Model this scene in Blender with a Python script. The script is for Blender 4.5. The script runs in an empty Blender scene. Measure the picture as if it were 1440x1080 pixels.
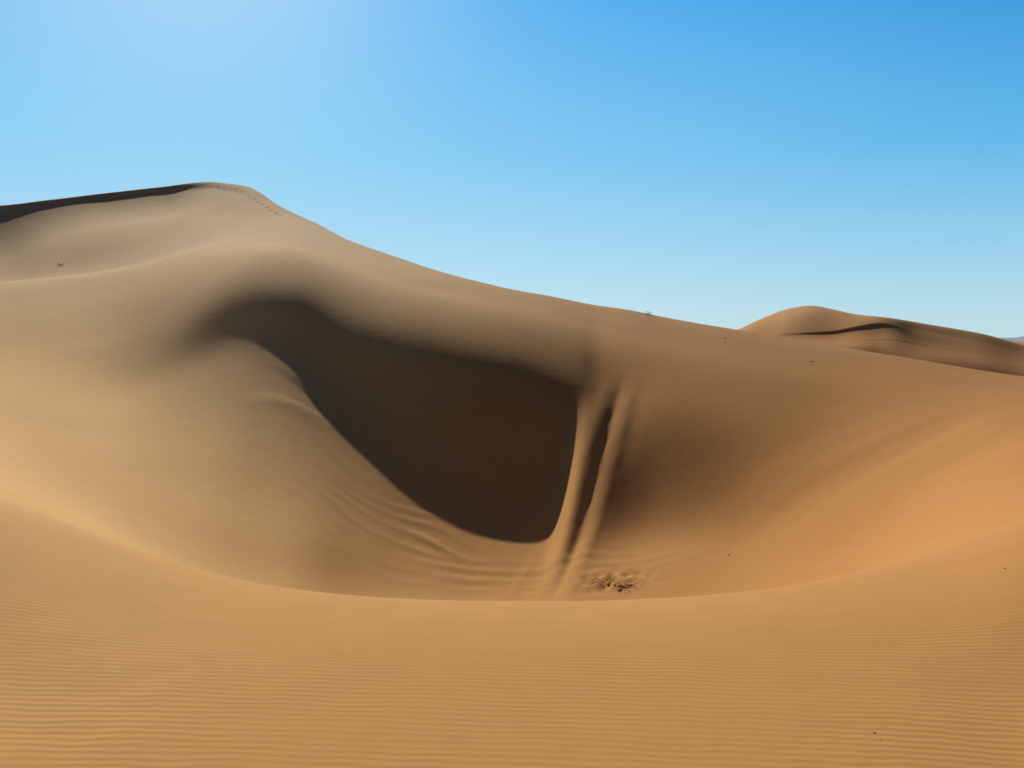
import bpy, math, numpy as np, random
from mathutils import Vector
random.seed(4)
F=1247.0; HV=478.0; CU=720.0; EYE=1.6
SUN_AZ=math.radians(-20); SUN_EL=math.radians(31)
scene=bpy.context.scene
try:
    scene.view_settings.view_transform='Standard'; scene.view_settings.look='None'; scene.view_settings.exposure=0
except Exception: pass

# ---------------- maths helpers ----------------
def pchip(x,y,xq):
    x=np.asarray(x,float); y=np.asarray(y,float)
    h=np.diff(x); hh=h.reshape((-1,)+(1,)*(y.ndim-1))
    d=np.diff(y,axis=0)/hh
    m=np.zeros_like(y)
    w1=2*hh[1:]+hh[:-1]; w2=hh[1:]+2*hh[:-1]
    a=d[:-1]; b=d[1:]
    ok=(a*b)>0
    with np.errstate(all='ignore'):
        mm=(w1+w2)/(w1/np.where(ok,a,1)+w2/np.where(ok,b,1))
    m[1:-1]=np.where(ok,mm,0)
    m[0]=d[0]; m[-1]=d[-1]
    i=np.clip(np.searchsorted(x,xq)-1,0,len(x)-2)
    t=((xq-x[i])/h[i]).reshape((-1,)+(1,)*(y.ndim-1)); H=h[i].reshape(t.shape)
    t=np.clip(t,0,1)
    return (y[i]*(2*t**3-3*t**2+1)+m[i]*H*(t**3-2*t**2+t)+y[i+1]*(-2*t**3+3*t**2)+m[i+1]*H*(t**3-t**2))
def sm(a,b,x):
    t=np.clip((x-a)/(b-a),0,1); return t*t*(3-2*t)
def blur(Z,s,axis):
    if s<=0: return Z
    n=int(3*s)+1; k=np.exp(-0.5*(np.arange(-n,n+1)/s)**2); k/=k.sum()
    P=[(0,0),(0,0)]; P[axis]=(n,n)
    A=np.pad(Z,P,mode='edge'); out=np.zeros_like(Z); L=Z.shape[axis]
    for j,kk in enumerate(k):
        out+=kk*(A[j:j+L,:] if axis==0 else A[:,j:j+L])
    return out
def wavy(x,y,seed,base,n=14):
    r=np.random.default_rng(seed); o=np.zeros_like(x)
    for _ in range(n):
        a=r.uniform(0,2*math.pi); f=base*r.uniform(.5,2.0)
        o+=np.sin((x*math.cos(a)+y*math.sin(a))*f+r.uniform(0,6.28))/n**.5
    return o

# ---------------- dune survey: cross-sections (depth, sight height) ----------------
# lip, hidden, floor start, floor, slip base, slip top, brow, shoulder, hollow, face, under crest, crest
T={
 0:[(8,720),(12,690),(17,650),(22,600),(28,545),(36,490),(46,435),(58,398),(80,402),(103.5,366),(122.7,298),(124,289)],
 70:[(8,745),(12,728),(17,690),(22,622),(28.5,552),(36,486),(45,430),(57.5,391),(77,394),(101,350),(126.8,288.5),(128,280.5)],
 150:[(8,772),(12,760),(17,720),(21.5,645),(30,555),(37,480),(45,425),(58,380),(73,385),(101,330),(133.6,279.5),(135,271)],
 230:[(8,795),(12,795),(17,768),(21,690),(30.8,540),(36.5,453),(43.5,398),(56,364),(72,362),(103,318),(136.8,270),(138.2,262)],
 300:[(7.9,812),(12,821),(16.7,805),(20.6,715),(32.9,494),(35.8,423),(41.5,376),(53,346),(72,338),(105,305),(134,266),(140,256)],
 345:[(7.9,820),(12,850),(16.8,823),(20.2,742),(32.9,474),(35.7,404),(41.0,360),(51,344),(70,330),(97,302),(118,273),(128,262)],
 400:[(7.8,828),(12,873),(17.1,832),(20.2,755),(31.9,494),(35.3,405),(40.7,357),(50,342),(65,326),(84,309),(96,300),(106,295)],
 450:[(7.7,834),(12,888),(17.9,838),(20.7,762),(30.0,553),(34.9,423),(39.8,373),(48,356),(59,339),(72,326),(81,320),(88,316.5)],
 500:[(7.7,838),(12,904),(18.8,843),(21.6,768),(28.3,610),(34.3,439),(39.1,390)]+[(72,338)],
 600:[(7.6,843),(12,925),(19.7,847),(22.3,788),(26.1,691),(33.1,465),(37.6,418)]+[(59,373)],
 700:[(7.5,845),(12,935),(20,850),(22.9,785),(25.5,719),(32.6,484),(37.2,436)]+[(52,401)],
 785:[(7.5,845),(12,933),(20,849),(22.9,788),(25.2,734),(31.5,518),(36.3,458)]+[(49.8,418)],
 818:[(7.5,845),(12,932),(19.8,848),(22.6,792),(24.9,738),(31.0,534),(35.9,469)]+[(49.3,425)],
 840:[(7.5,845),(12,932),(19.5,848),(21.6,797),(22.9,757),(30.7,546),(35.6,477)]+[(49.2,429)],
 875:[(7.5,843),(12,930),(19.3,848),(21.1,801),(22.7,762),(30.3,554),(35.1,485)]+[(49,434)],
 950:[(7.5,840),(12,920),(18.8,844),(20.8,802),(22.9,766),(29.1,564),(34.3,500)]+[(48.5,449)],
 1050:[(7.5,832),(12,904),(17.8,838),(19.9,800),(22.0,762),(27.3,588),(32.6,521)]+[(48,464)],
 1200:[(7.5,812),(12,835),(16,808),(18,770),(20,720),(25,618),(32,542)]+[(46,490)],
 1350:[(7.5,778),(10.5,765),(13,738),(15.5,708),(18,673),(23,610),(30,556)]+[(44,515)],
 1440:[(7.2,752),(9.8,728),(12.3,697),(14.8,668),(17.3,636),(22.2,592),(29,556)]+[(42,530)],
 1700:[(7,720),(9.6,692),(12.1,664),(14.6,640),(17,616),(22,584),(29,560)]+[(42,540)],
 -250:[(8,690),(12,650),(17,610),(22,570),(28,530),(36,485),(46,440),(58,412),(80,412),(103,374),(121.8,304.5),(123,296)],
}
th=[];LR=[];S=[]
def col(u,rows):
    rows=list(rows)
    if len(rows)==8:
        (Y8,v8),(Y9,v9)=rows[6],rows[7]; rows=rows[:7]
        for f in (.22,.45,.68,.86):
            rows.append((Y8+(Y9-Y8)*f, v8+(v9-v8)*(1-(1-f)**1.6)))
        rows.append((Y9,v9))
    a=(u-CU)/F; k=math.sqrt(1+a*a)
    P=[(0.25*k,-EYE),(2.2*k,-EYE),(4.6*k,-EYE-.12)]
    for Y,v in rows: P.append((Y*k,(HV-v)/F*Y))
    Yc,vc=rows[-1]; zc=(HV-vc)/F*Yc
    P.append((Yc*1.10*k, zc+ (HV-vc)/F*Yc*.10-.25*Yc*.01*6))
    P.append((Yc*1.45*k, min(zc*.3-3,-3.5)))
    P.append((max(Yc*1.45+60,230)*k,-9.5)); P.append((900,-11)); P.append((9000,-12))
    P=np.array(P); th.append(math.atan(a)); LR.append(np.log(P[:,0])); S.append(P[:,1])
for u in sorted(T): col(u,T[u])
def default(t,zs):
    R=np.array([.25,2.3,4.6,8,12,17,22,28,36,46,58,72,100,113,122,135,180,260,900,9000.])
    return t,np.log(R),np.interp(R,[0,4,15,40,80,122,180,300,900,9000],zs)
for t,zs in ((-180,[-1.6,-1.6,-1.9,-3,-2,0,-4,-9,-11,-12]),(-90,[-1.6,-1.6,-1.3,0,3,5,1,-6,-11,-12]),
             (90,[-1.6,-1.6,-1.5,-1.7,-1.5,-2.5,-4,-8,-11,-12]),(180,[-1.6,-1.6,-1.9,-3,-2,0,-4,-9,-11,-12])):
    a,b,c=default(math.radians(t),zs); th.append(a);LR.append(b);S.append(c)
o=np.argsort(th); th=np.array(th)[o]; LR=np.array(LR)[o]; S=np.array(S)[o]
SR=S/np.exp(LR)

V=math.radians(33)
TH=np.concatenate([np.linspace(-math.pi,-V,110,endpoint=False),np.linspace(-V,V,860),np.linspace(V,math.pi,111)[1:]])
R=np.concatenate([np.geomspace(.25,2.4,30,endpoint=False),np.geomspace(2.4,92,740,endpoint=False),np.linspace(92,162,290,endpoint=False),np.geomspace(162,9000,110)])
lr=pchip(th,LR,TH); sr=pchip(th,SR,TH)
Z=np.zeros((len(TH),len(R)))
for i in range(len(TH)):
    x=lr[i]; Z[i]=pchip(np.exp(x),sr[i]*np.exp(x),R)
A_=lambda u: math.atan((u-CU)/F)
RR=np.ones_like(Z)*R[None,:]; TT=np.ones_like(Z)*TH[:,None]
Zc=blur(blur(Z,1.2,1),1.5,0)
Zs=blur(blur(Z,6,1),4.5,0)
Zm=blur(Zs,9,0)
Zl=blur(Zs,14,0)
Zw=blur(Zs,22,0)
kl=1-sm(A_(600),A_(720),TT); Zs=Zs*(1-kl)+Zm*kl
kl=1-sm(A_(300),A_(460),TT); Zs=Zs*(1-kl)+Zl*kl
kr=sm(A_(900),A_(1050),TT); Zs=Zs*(1-kr)+Zw*kr
kk=sm(70,92,RR); Z=Zs*(1-kk)+Zc*kk
kk=1-sm(7,12,RR); Z=Z*(1-kk)+Zw*kk
# the slip face is skewed: its foot lies further west than its brow
for j,r in enumerate(R):
    if 17<r<31.5:
        s=6.2*(30.8-r) if r<30.8 else 0
        s=min(s,52)*float(sm(17,20,np.array(r)))
        uu=CU+F*np.tan(np.clip(TH,-1,1)); win=sm(600,740,uu)*(1-sm(880,1060,uu))
        Z[:,j]=np.interp(np.arctan((uu+s*win-CU)/F)*(np.abs(TH)<1)+TH*(np.abs(TH)>=1),TH,Z[:,j])
X=np.sin(TH)[:,None]*R[None,:]; Y=np.cos(TH)[:,None]*R[None,:]
# broad undulation, plus low dunes on the far plain
Z+=wavy(X,Y,1,.25)*.035*sm(6,20,RR)
Z+=wavy(X,Y,2,.9)*.006*sm(4,10,RR)
far=sm(190,420,RR)
Z+=far*np.abs(wavy(X,Y,3,.02))*2.2-far*1.0
# sand slides running down the steep face
def uv_x(u,y): return (u-CU)/F*y
def sl(y,u0,y0,u1,y1):
    x0=uv_x(u0,y0); x1=uv_x(u1,y1); return x0+(x1-x0)*(y-y0)/(y1-y0)
c=X-sl(Y,801,24.0,850,30.4)-wavy(Y,Y*0,5,.8)*.012
m=sm(19.0,22.0,Y)*(1-sm(28.6,32.0,Y))
g=lambda q,w: np.exp(-(q/w)**2)
wd=.82+.18*sm(22,31,Y)
brk=1+.2*wavy(X,Y,6,1.0)+.12*wavy(X,Y,16,4.0)
Z+=m*brk*( .024*g(c,.2*wd)-.074*g(c-.47*wd,.19*wd)+.026*g(c-.95*wd,.19*wd)-.010*g(c-1.3,.25)+.012*g(c+.75,.14)*(1-sm(22,24,Y)))
# creased, slumped sand on the hollow floor
w=wavy(X,Y,8,.5); w2=wavy(X,Y,14,1.6)
cx=X+3.2; cy=Y-24.3
mask=np.exp(-((X+2.4)/2.6)**2-((Y-23.8-.25*(-X-2.2).clip(0,9))/1.4)**2)
ph=(cy*1.0+cx*.28+.7*w+.2*w2)*8.6
cre=np.maximum(np.sin(ph),-.2)
Z+=mask*.028*cre*(.5+.9*wavy(X,Y,9,1.5))
mask1=np.exp(-((X-.1)/3.2)**2-((Y-21.6)/1.1)**2)
Z+=mask1*.012*np.sin((Y*1.0-X*.15+.6*w+.12*w2)*9)*(.5+.8*wavy(X,Y,13,1.4))
# small drifted streaks beside the upper lobe
mask4=np.exp(-((X+6.9)/1.3)**2-((Y-30.0)/1.6)**2)
Z+=mask4*.06*np.maximum(np.sin((Y+.5*X+.5*w2)*2.6),-.1)
mask2=np.exp(-((X-2.35)/.75)**2-((Y-20.4)/.6)**2)
Z+=mask2*(.03*wavy(X,Y,10,5.0)+.045*wavy(X,Y,12,11.0))
# long faint drifts sweeping up the gentle side
mask3=np.exp(-((X-11)/5.5)**2-((Y-22.5)/4.5)**2)
q=(Y-22)-(X-5.0)*.54
Z+=mask3*(.026*np.sin(q*1.5+1.4*w)+.004*np.sin(q*4.7+2.0*w+1))
Z+=EYE

def sampleZ(x,y):
    t=math.atan2(x,y); r=math.hypot(x,y)
    fi=np.interp(t,TH,np.arange(len(TH))); fj=np.interp(r,R,np.arange(len(R)))
    i=int(min(fi,len(TH)-2)); j=int(min(fj,len(R)-2)); a=fi-i;b=fj-j
    return float((Z[i,j]*(1-a)+Z[i+1,j]*a)*(1-b)+(Z[i,j+1]*(1-a)+Z[i+1,j+1]*a)*b)
def hit(u,v):
    y=2.0
    while y<200:
        if sampleZ(uv_x(u,y),y)>=EYE+(HV-v)/F*y: break
        y*=1.003
    x=uv_x(u,y); return Vector((x,y,sampleZ(x,y)))
# footprints trailing down from the peak
rf=random.Random(3)
trail=[hit(306,264),hit(330,268),hit(352,277),hit(375,290),hit(396,304)]
k=0
for A,B in zip(trail[:-1],trail[1:]):
    d=(B-A); L_=math.hypot(d.x,d.y); n=max(2,int(L_/1.7)); px,py=-d.y/L_,d.x/L_
    for q in range(n):
        k+=1; s=.15*(1 if k%2 else -1)+rf.uniform(-.1,.1); t=(q+rf.uniform(-.2,.2))/n
        fx=A.x+d.x*t+px*s; fy=A.y+d.y*t+py*s
        r0=math.hypot(fx,fy); t0=math.atan2(fx,fy)
        i0=np.searchsorted(TH,t0); j0=np.searchsorted(R,r0)
        sl_=(slice(i0-6,i0+7),slice(j0-6,j0+7))
        Z[sl_]-=.14*np.exp(-((X[sl_]-fx)**2+(Y[sl_]-fy)**2)/.24**2)

def grid_mesh(name,X,Y,Z,wrap=False):
    nt,nr=X.shape
    if wrap: X,Y,Z=X[:-1],Y[:-1],Z[:-1]; nt-=1
    co=np.stack([X,Y,Z],-1).reshape(-1,3).astype(np.float32)
    I=np.arange(nt if wrap else nt-1); J=np.arange(nr-1)
    ii,jj=np.meshgrid(I,J,indexing='ij'); i2=(ii+1)%nt
    q=np.stack([ii*nr+jj,ii*nr+jj+1,i2*nr+jj+1,i2*nr+jj],-1).reshape(-1,4)[:,::-1]
    me=bpy.data.meshes.new(name); me.vertices.add(len(co)); me.vertices.foreach_set('co',co.ravel())
    me.loops.add(q.size); me.loops.foreach_set('vertex_index',q.ravel().astype(np.int32))
    me.polygons.add(len(q)); me.polygons.foreach_set('loop_start',np.arange(0,q.size,4,dtype=np.int32))
    me.polygons.foreach_set('loop_total',np.full(len(q),4,dtype=np.int32))
    me.polygons.foreach_set('use_smooth',np.ones(len(q),bool))
    me.update(); me.validate()
    if me.polygons[len(q)//2].normal.z<0: me.flip_normals()
    ob=bpy.data.objects.new(name,me); scene.collection.objects.link(ob); return ob

# ---------------- materials ----------------
def N(nt,t,**k):
    n=nt.nodes.new(t)
    for a,b in k.items(): setattr(n,a,b)
    return n
def sand_material(name='wind_blown_sand',lo=(.49,.244,.074),hi=(.535,.278,.090),top=(.59,.382,.175),east_tint=(.455,.205,.062)):
    m=bpy.data.materials.new(name); m.use_nodes=True; nt=m.node_tree; L=nt.links.new
    b=nt.nodes['Principled BSDF']; b.inputs['Roughness'].default_value=.95; b.inputs['Specular IOR Level'].default_value=.05
    tc=N(nt,'ShaderNodeTexCoord'); P=tc.outputs['Object']
    n1=N(nt,'ShaderNodeTexNoise'); n1.inputs['Scale'].default_value=.12; n1.inputs['Detail'].default_value=5
    n2=N(nt,'ShaderNodeTexNoise'); n2.inputs['Scale'].default_value=3.0; n2.inputs['Detail'].default_value=8
    n3=N(nt,'ShaderNodeTexNoise'); n3.inputs['Scale'].default_value=420; n3.inputs['Detail'].default_value=2
    for q in (n1,n2,n3): L(P,q.inputs['Vector'])
    cr=N(nt,'ShaderNodeValToRGB'); cr.color_ramp.elements[0].position=.3; cr.color_ramp.elements[1].position=.7
    cr.color_ramp.elements[0].color=(*lo,1); cr.color_ramp.elements[1].color=(*hi,1)
    L(n1.outputs['Fac'],cr.inputs['Fac'])
    sep=N(nt,'ShaderNodeSeparateXYZ'); L(P,sep.inputs[0])
    # light painted into the sand: redder east clear of haze, west flank brightened
    xr=N(nt,'ShaderNodeMapRange',interpolation_type='SMOOTHSTEP'); xr.inputs['From Min'].default_value=-2; xr.inputs['From Max'].default_value=8; xr.inputs['To Max'].default_value=.75; L(sep.outputs['X'],xr.inputs['Value'])
    m0=N(nt,'ShaderNodeMix',data_type='RGBA'); L(xr.outputs[0],m0.inputs['Factor']); L(cr.outputs[0],m0.inputs['A']); m0.inputs['B'].default_value=(*east_tint,1)
    xl=N(nt,'ShaderNodeMapRange',interpolation_type='SMOOTHSTEP'); xl.inputs['From Min'].default_value=0; xl.inputs['From Max'].default_value=-10; xl.inputs['To Max'].default_value=.9; L(sep.outputs['X'],xl.inputs['Value'])
    m1=N(nt,'ShaderNodeMix',data_type='RGBA'); L(xl.outputs[0],m1.inputs['Factor']); L(m0.outputs['Result'],m1.inputs['A']); m1.inputs['B'].default_value=(.72,.44,.175,1)
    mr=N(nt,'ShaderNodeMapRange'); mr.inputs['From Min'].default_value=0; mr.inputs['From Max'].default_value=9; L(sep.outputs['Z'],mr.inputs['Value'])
    mx=N(nt,'ShaderNodeMix',data_type='RGBA'); L(mr.outputs[0],mx.inputs['Factor']); L(m1.outputs['Result'],mx.inputs['A']); mx.inputs['B'].default_value=(*top,1)  # sun haze painted into the base colour, paler with height
    ad=N(nt,'ShaderNodeMath',operation='MULTIPLY_ADD'); L(n2.outputs['Fac'],ad.inputs[0]); ad.inputs[1].default_value=.12; ad.inputs[2].default_value=.88
    ad2=N(nt,'ShaderNodeMath',operation='MULTIPLY_ADD'); L(n3.outputs['Fac'],ad2.inputs[0]); ad2.inputs[1].default_value=.25; L(ad.outputs[0],ad2.inputs[2])
    hs=N(nt,'ShaderNodeHueSaturation'); L(mx.outputs['Result'],hs.inputs['Color']); L(ad2.outputs[0],hs.inputs['Value'])
    L(hs.outputs[0],b.inputs['Base Color'])
    mp=N(nt,'ShaderNodeMapping'); mp.inputs['Rotation'].default_value=(0,0,math.radians(5)); L(P,mp.inputs['Vector'])
    wv=N(nt,'ShaderNodeTexWave',wave_type='BANDS',bands_direction='Y',wave_profile='SIN')
    wv.inputs['Scale'].default_value=4.9; wv.inputs['Distortion'].default_value=4.2; wv.inputs['Detail'].default_value=3; wv.inputs['Detail Scale'].default_value=.65; wv.inputs['Detail Roughness'].default_value=.6
    L(mp.outputs[0],wv.inputs['Vector'])
    n4=N(nt,'ShaderNodeTexNoise'); n4.inputs['Scale'].default_value=.6; L(P,n4.inputs['Vector'])
    mk=N(nt,'ShaderNodeMapRange'); mk.inputs['From Min'].default_value=.3; mk.inputs['From Max'].default_value=.65; mk.inputs['To Min'].default_value=.3; L(n4.outputs['Fac'],mk.inputs['Value'])
    fd=N(nt,'ShaderNodeMapRange'); fd.inputs['From Min'].default_value=3.6; fd.inputs['From Max'].default_value=7.5; fd.inputs['To Min'].default_value=1; fd.inputs['To Max'].default_value=.06; L(sep.outputs['Y'],fd.inputs['Value'])
    mm=N(nt,'ShaderNodeMath',operation='MULTIPLY'); L(mk.outputs[0],mm.inputs[0]); L(fd.outputs[0],mm.inputs[1])
    mw=N(nt,'ShaderNodeMath',operation='MULTIPLY'); L(wv.outputs['Fac'],mw.inputs[0]); L(mm.outputs[0],mw.inputs[1])
    b1=N(nt,'ShaderNodeBump'); b1.inputs['Strength'].default_value=.8; b1.inputs['Distance'].default_value=.0027; L(mw.outputs[0],b1.inputs['Height'])
    b2=N(nt,'ShaderNodeBump'); b2.inputs['Strength'].default_value=.3; b2.inputs['Distance'].default_value=.002; L(n3.outputs['Fac'],b2.inputs['Height']); L(b1.outputs[0],b2.inputs['Normal'])
    b3=N(nt,'ShaderNodeBump'); b3.inputs['Strength'].default_value=.25; b3.inputs['Distance'].default_value=.02; L(n2.outputs['Fac'],b3.inputs['Height']); L(b2.outputs[0],b3.inputs['Normal'])
    L(b3.outputs[0],b.inputs['Normal'])
    return m
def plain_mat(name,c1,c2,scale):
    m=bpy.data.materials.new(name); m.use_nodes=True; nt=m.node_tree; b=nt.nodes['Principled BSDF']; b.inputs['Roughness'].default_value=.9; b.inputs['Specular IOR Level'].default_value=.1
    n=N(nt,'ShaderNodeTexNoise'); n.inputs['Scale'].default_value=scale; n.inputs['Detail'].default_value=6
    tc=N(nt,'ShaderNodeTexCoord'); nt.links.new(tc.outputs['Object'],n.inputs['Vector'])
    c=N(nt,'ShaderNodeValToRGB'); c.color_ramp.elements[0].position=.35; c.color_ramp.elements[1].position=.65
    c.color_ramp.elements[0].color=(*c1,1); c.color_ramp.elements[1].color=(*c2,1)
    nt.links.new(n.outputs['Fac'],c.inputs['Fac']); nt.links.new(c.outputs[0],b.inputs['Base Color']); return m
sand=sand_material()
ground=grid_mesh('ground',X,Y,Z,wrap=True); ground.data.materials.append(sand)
ground['kind']='structure'; ground['category']='sand'; ground['label']='rippled golden desert sand dune with a deep shadowed hollow'

# ---------------- distant dune ----------------
D={ # base, lower, shade foot, shade edge, crest
 930:[(118,545),(135,520),(146,500),(150,496),(163,492)],
 1000:[(118,540),(135,510),(146,488),(150,484),(164,478)],
 1040:[(118,535),(135,500),(146,476),(150,472),(166,462)],
 1075:[(118,535),(135,498),(146,475),(150,470),(169,446)],
 1110:[(118,535),(135,496),(147.8,472),(149,468),(171,434)],
 1140:[(118,535),(135,495),(147.8,471),(148.7,466.5),(171,430)],
 1170:[(118,535),(135,495),(147.8,470),(148.8,464.5),(168,435)],
 1205:[(118,535),(135,495),(148.0,464.5),(149.1,458),(161,443)],
 1240:[(118,537),(135,500),(148.8,460),(150.1,453.5),(156,446)],
 1290:[(118,540),(135,503),(146,478),(151,466.5),(158,453)],
 1380:[(118,548),(135,512),(146,491),(151,482),(159,469)],
 1440:[(118,555),(135,524),(146,505),(151,497),(159,485)],
 1560:[(118,560),(135,540),(147,520),(149,515),(155,505)],
 1700:[(118,565),(135,555),(147,545),(149,543),(155,540)],
}
us=sorted(D); dY=np.array([[p[0] for p in D[u]]+[190,225] for u in us],float)
dz=np.array([[(HV-p[1])/F*p[0] for p in D[u]]+[-5,-13] for u in us],float)
dz[:,0]=-11.5
UU=np.linspace(930,1700,420); dY=pchip(us,dY,UU); dz=pchip(us,dz,UU)
QY=np.concatenate([np.linspace(118,143,60,endpoint=False),np.linspace(143,174,340,endpoint=False),np.linspace(174,225,80)]); DZ=np.zeros((len(UU),len(QY)))
for i in range(len(UU)): DZ[i]=pchip(dY[i],dz[i],QY)
DZ=blur(blur(DZ,1.2,1),3,0)
edge=sm(930,1010,UU)*(1-sm(1600,1700,UU)); DZ=-13+(DZ+13)*(.0+edge[:,None])
DX=(UU[:,None]-CU)/F*QY[None,:]; DY=np.ones_like(DX)*QY[None,:]
DZ+=wavy(DX,DY,20,.25)*.06
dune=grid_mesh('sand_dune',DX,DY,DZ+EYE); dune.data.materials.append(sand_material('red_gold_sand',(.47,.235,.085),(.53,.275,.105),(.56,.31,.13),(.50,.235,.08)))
dune['kind']='structure'; dune['category']='sand dune'; dune['label']='low smooth orange sand dune with a thin shaded crest'
# far hills
hx=np.linspace(1200,4200,160); prof=18+9*np.sin(hx*.004)+6*np.sin(hx*.011+1)+3*np.sin(hx*.03)
hY=np.array([5200,5500,5800,6300.]); HZ=np.stack([0*prof-14,prof*.6,prof,0*prof-14],1)
hill=grid_mesh('hill',np.repeat(hx[:,None],4,1),np.repeat(hY[None,:],160,0),HZ)
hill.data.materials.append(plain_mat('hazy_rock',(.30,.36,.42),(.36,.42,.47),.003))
hill['kind']='structure'; hill['category']='hill'; hill['label']='hazy blue grey hill on the desert horizon'

# ---------------- small things ----------------
def rod(V_,F_,p,q,r0,r1,s=5):
    d=(q-p).normalized(); a=d.orthogonal().normalized(); b=d.cross(a); k=len(V_)
    for c,r in ((p,r0),(q,r1)):
        for i in range(s):
            t=2*math.pi*i/s; V_.append(c+a*math.cos(t)*r+b*math.sin(t)*r)
    for i in range(s): F_.append((k+i,k+(i+1)%s,k+s+(i+1)%s,k+s+i))
    F_.append(tuple(range(k+s,k+2*s)))
def twig(V_,F_,p,d,l,r,depth):
    q=p
    for s in range(3):
        d=(d+Vector([random.uniform(-.35,.35) for _ in range(3)])).normalized()
        q2=q+d*l/3; rod(V_,F_,q,q2,r*(1-s*.25),r*(1-(s+1)*.25)); q=q2
        if depth>0 and s>0:
            for _ in range(2): twig(V_,F_,q,(d+Vector([random.uniform(-1,1) for _ in range(3)])).normalized(),l*.5,r*.5,depth-1)
def mk(name,V_,F_,mat,label,cat,loc,group=None,smooth=False):
    me=bpy.data.meshes.new(name); me.from_pydata([tuple(v) for v in V_],[],F_); me.materials.append(mat)
    if smooth: me.polygons.foreach_set('use_smooth',[True]*len(me.polygons))
    ob=bpy.data.objects.new(name,me); ob.location=loc; ob['label']=label; ob['category']=cat
    if group: ob['group']=group
    scene.collection.objects.link(ob); return ob
wood=plain_mat('dry_wood',(.14,.08,.04),(.26,.16,.08),30)
rock=plain_mat('dark_stone',(.12,.08,.05),(.22,.14,.08),40)
clod_m=plain_mat('crusted_sand',(.34,.175,.065),(.48,.26,.09),12)
def brush(u,v,w,h,label,cnt,rad,spread,ex=1.0):
    V_,F_=[],[]
    for _ in range(cnt):
        p=Vector((random.uniform(-w,w)*spread,random.uniform(-w,w)*spread*.6,-.01))
        twig(V_,F_,p,Vector((random.uniform(-1,1)*ex,random.uniform(-1,1),random.uniform(.1,.9)*h)).normalized(),w*random.uniform(.4,.8),rad,1)
    return mk('dry_brush',V_,F_,wood,label,'dry brush',hit(u,v),)
brush(882,826,.42,.10,'flattened tangle of dead twigs half buried in sand',34,.006,.25,2)
brush(850,820,.40,.08,'small scatter of dead twigs on churned sand',18,.005,.02,2)
brush(911,443,.30,1.2,'tiny dry shrub standing on the dune ridge',9,.012,0)
brush(86,374,.5,.7,'sparse dark desert shrub on a sand slope',9,.03,0)
def stone(u,v,s,label='small dark pebble lying on smooth sand',name='pebble',mat=None,flat=.55,group='pebbles scattered on the sand'):
    V_,F_=[],[]; nseg=10;nr=6
    ph=[random.uniform(0,6) for _ in range(4)]
    for i in range(nr+1):
        a=math.pi*i/nr
        for j in range(nseg):
            b=2*math.pi*j/nseg; k=1+.18*math.sin(2*b+ph[0])+.12*math.sin(3*a+b+ph[1])+random.uniform(-.1,.1)
            V_.append(Vector((math.sin(a)*math.cos(b)*k*s,math.sin(a)*math.sin(b)*k*s*.75,math.cos(a)*flat*s+.02*s)))
    for i in range(nr):
        for j in range(nseg): F_.append((i*nseg+j,(i+1)*nseg+j,(i+1)*nseg+(j+1)%nseg,i*nseg+(j+1)%nseg))
    ob=mk(name,V_,F_,mat or rock,label,name.replace('_',' '),hit(u,v),group,True); ob.rotation_euler[2]=random.uniform(0,6)
stone(1230,1031,.0065); stone(1413,800,.010); stone(1025,781,.035,'dark stone on the floor of the sand hollow')
stone(1020,476,.06); stone(1142,509,.06); stone(1238,1040,.0035)
for _ in range(12):
    u=872+max(-26,min(26,random.gauss(0,13))); v=824+(u-868)*.12+random.gauss(0,2.5)
    stone(u,v,random.uniform(.05,.11),'broken clod of crusted brown sand on hollow floor','sand_clod',clod_m,.24,'broken clods of crusted sand')

# ---------------- light, sky, camera ----------------
D_=Vector((math.sin(SUN_AZ)*math.cos(SUN_EL),math.cos(SUN_AZ)*math.cos(SUN_EL),math.sin(SUN_EL)))
ld=bpy.data.lights.new('sun','SUN'); ld.energy=4.65; ld.angle=math.radians(.5); ld.color=(1,.94,.84)
lo=bpy.data.objects.new('sun',ld); lo.rotation_euler=D_.to_track_quat('Z','Y').to_euler(); lo.location=D_*50; scene.collection.objects.link(lo)
w_=bpy.data.worlds.new('World'); scene.world=w_; w_.use_nodes=True; nt=w_.node_tree; L=nt.links.new; bg=nt.nodes['Background']
sky=N(nt,'ShaderNodeTexSky'); sky.sky_type='NISHITA'; sky.sun_disc=False; sky.sun_elevation=SUN_EL; sky.sun_rotation=SUN_AZ
sky.air_density=1.0; sky.dust_density=.3; sky.ozone_density=4
tc=N(nt,'ShaderNodeTexCoord'); nm=N(nt,'ShaderNodeVectorMath',operation='NORMALIZE'); L(tc.outputs['Generated'],nm.inputs[0])
sp=N(nt,'ShaderNodeSeparateXYZ'); L(nm.outputs[0],sp.inputs[0])
dt=N(nt,'ShaderNodeVectorMath',operation='DOT_PRODUCT'); L(nm.outputs[0],dt.inputs[0]); dt.inputs[1].default_value=D_
def ramp(stops):
    r=N(nt,'ShaderNodeValToRGB')
    e=r.color_ramp.elements; e[0].position=stops[0][0]; e[0].color=(*stops[0][1],1); e[1].position=stops[-1][0]; e[1].color=(*stops[-1][1],1)
    for p,c_ in stops[1:-1]: q=e.new(p); q.color=(*c_,1)
    L(sp.outputs['Z'],r.inputs['Fac']); return r
near=ramp([(0,(.66,.85,.91)),(.04,(.57,.81,.92)),(.09,(.45,.74,.92)),(.2,(.25,.62,.92)),(.36,(.09,.45,.90)),(.55,(.02,.11,.30)),(1,(.006,.04,.13))])
away=ramp([(0,(.54,.75,.79)),(.04,(.46,.71,.82)),(.09,(.33,.65,.85)),(.2,(.12,.48,.83)),(.36,(.016,.28,.69)),(.55,(.006,.08,.26)),(1,(.003,.03,.12))])
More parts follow.
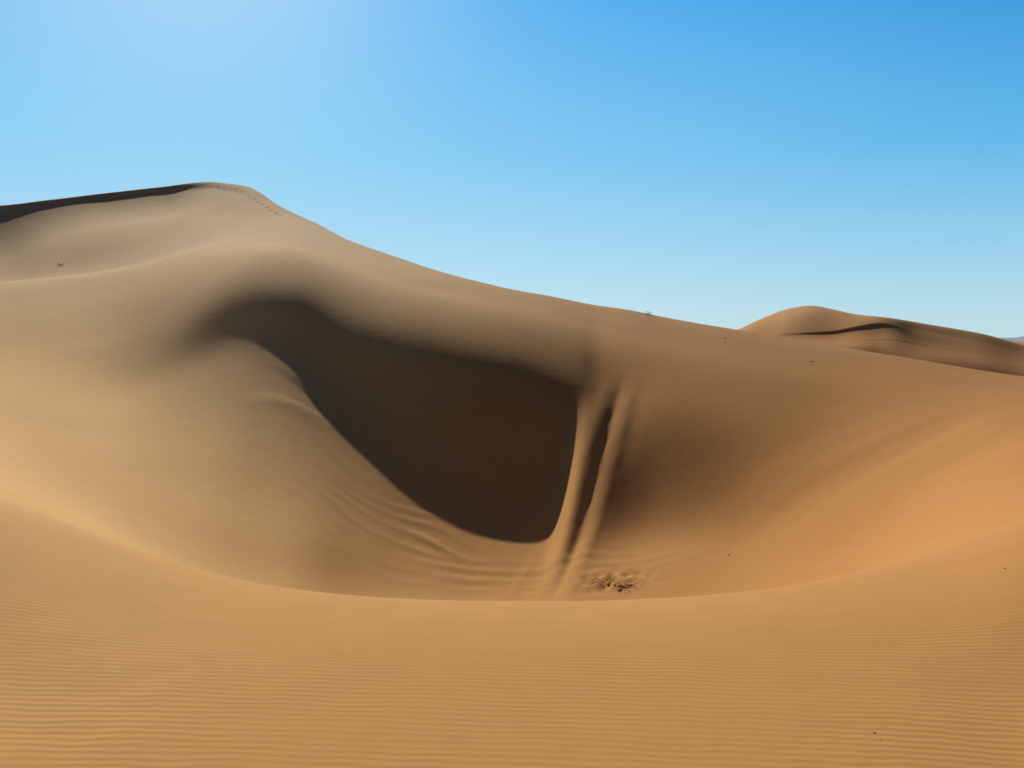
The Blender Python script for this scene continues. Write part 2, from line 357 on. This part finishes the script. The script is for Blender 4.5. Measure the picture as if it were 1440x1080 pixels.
f=N(nt,'ShaderNodeMapRange',interpolation_type='SMOOTHSTEP'); f.inputs['From Min'].default_value=.6; f.inputs['From Max'].default_value=1.0; L(dt.outputs['Value'],f.inputs['Value'])
mx=N(nt,'ShaderNodeMix',data_type='RGBA'); L(f.outputs[0],mx.inputs['Factor']); L(away.outputs[0],mx.inputs['A']); L(near.outputs[0],mx.inputs['B'])
cl=N(nt,'ShaderNodeMath',operation='MAXIMUM'); L(dt.outputs['Value'],cl.inputs[0]); cl.inputs[1].default_value=0
pw=N(nt,'ShaderNodeMath',operation='POWER'); L(cl.outputs[0],pw.inputs[0]); pw.inputs[1].default_value=34
gl=N(nt,'ShaderNodeVectorMath',operation='SCALE'); gl.inputs[0].default_value=(.50,.38,.09); L(pw.outputs[0],gl.inputs['Scale'])
ad=N(nt,'ShaderNodeVectorMath',operation='ADD'); L(mx.outputs['Result'],ad.inputs[0]); L(gl.outputs[0],ad.inputs[1])
dk=N(nt,'ShaderNodeMapRange'); dk.inputs['From Min'].default_value=-.2; dk.inputs['From Max'].default_value=.5; dk.inputs['To Min'].default_value=.08; dk.inputs['To Max'].default_value=1; L(dt.outputs['Value'],dk.inputs['Value'])
sc=N(nt,'ShaderNodeVectorMath',operation='SCALE'); L(ad.outputs[0],sc.inputs[0]); L(dk.outputs[0],sc.inputs['Scale'])
# measured clear-sky tones over the physical sky
s1=N(nt,'ShaderNodeVectorMath',operation='SCALE'); s1.inputs['Scale'].default_value=.96/.07; L(sc.outputs[0],s1.inputs[0])
s2=N(nt,'ShaderNodeVectorMath',operation='SCALE'); s2.inputs['Scale'].default_value=.04; L(sky.outputs[0],s2.inputs[0])
a2=N(nt,'ShaderNodeVectorMath',operation='ADD'); L(s1.outputs[0],a2.inputs[0]); L(s2.outputs[0],a2.inputs[1])
L(a2.outputs[0],bg.inputs['Color']); bg.inputs['Strength'].default_value=.07
cd=bpy.data.cameras.new('camera'); cd.sensor_width=36; cd.lens=36*F/1440; cd.shift_y=-(540-HV)/1440; cd.clip_end=30000; cd.clip_start=.05
co=bpy.data.objects.new('camera',cd); co.location=(0,0,EYE); co.rotation_euler=(math.radians(90),0,0); scene.collection.objects.link(co); scene.camera=co
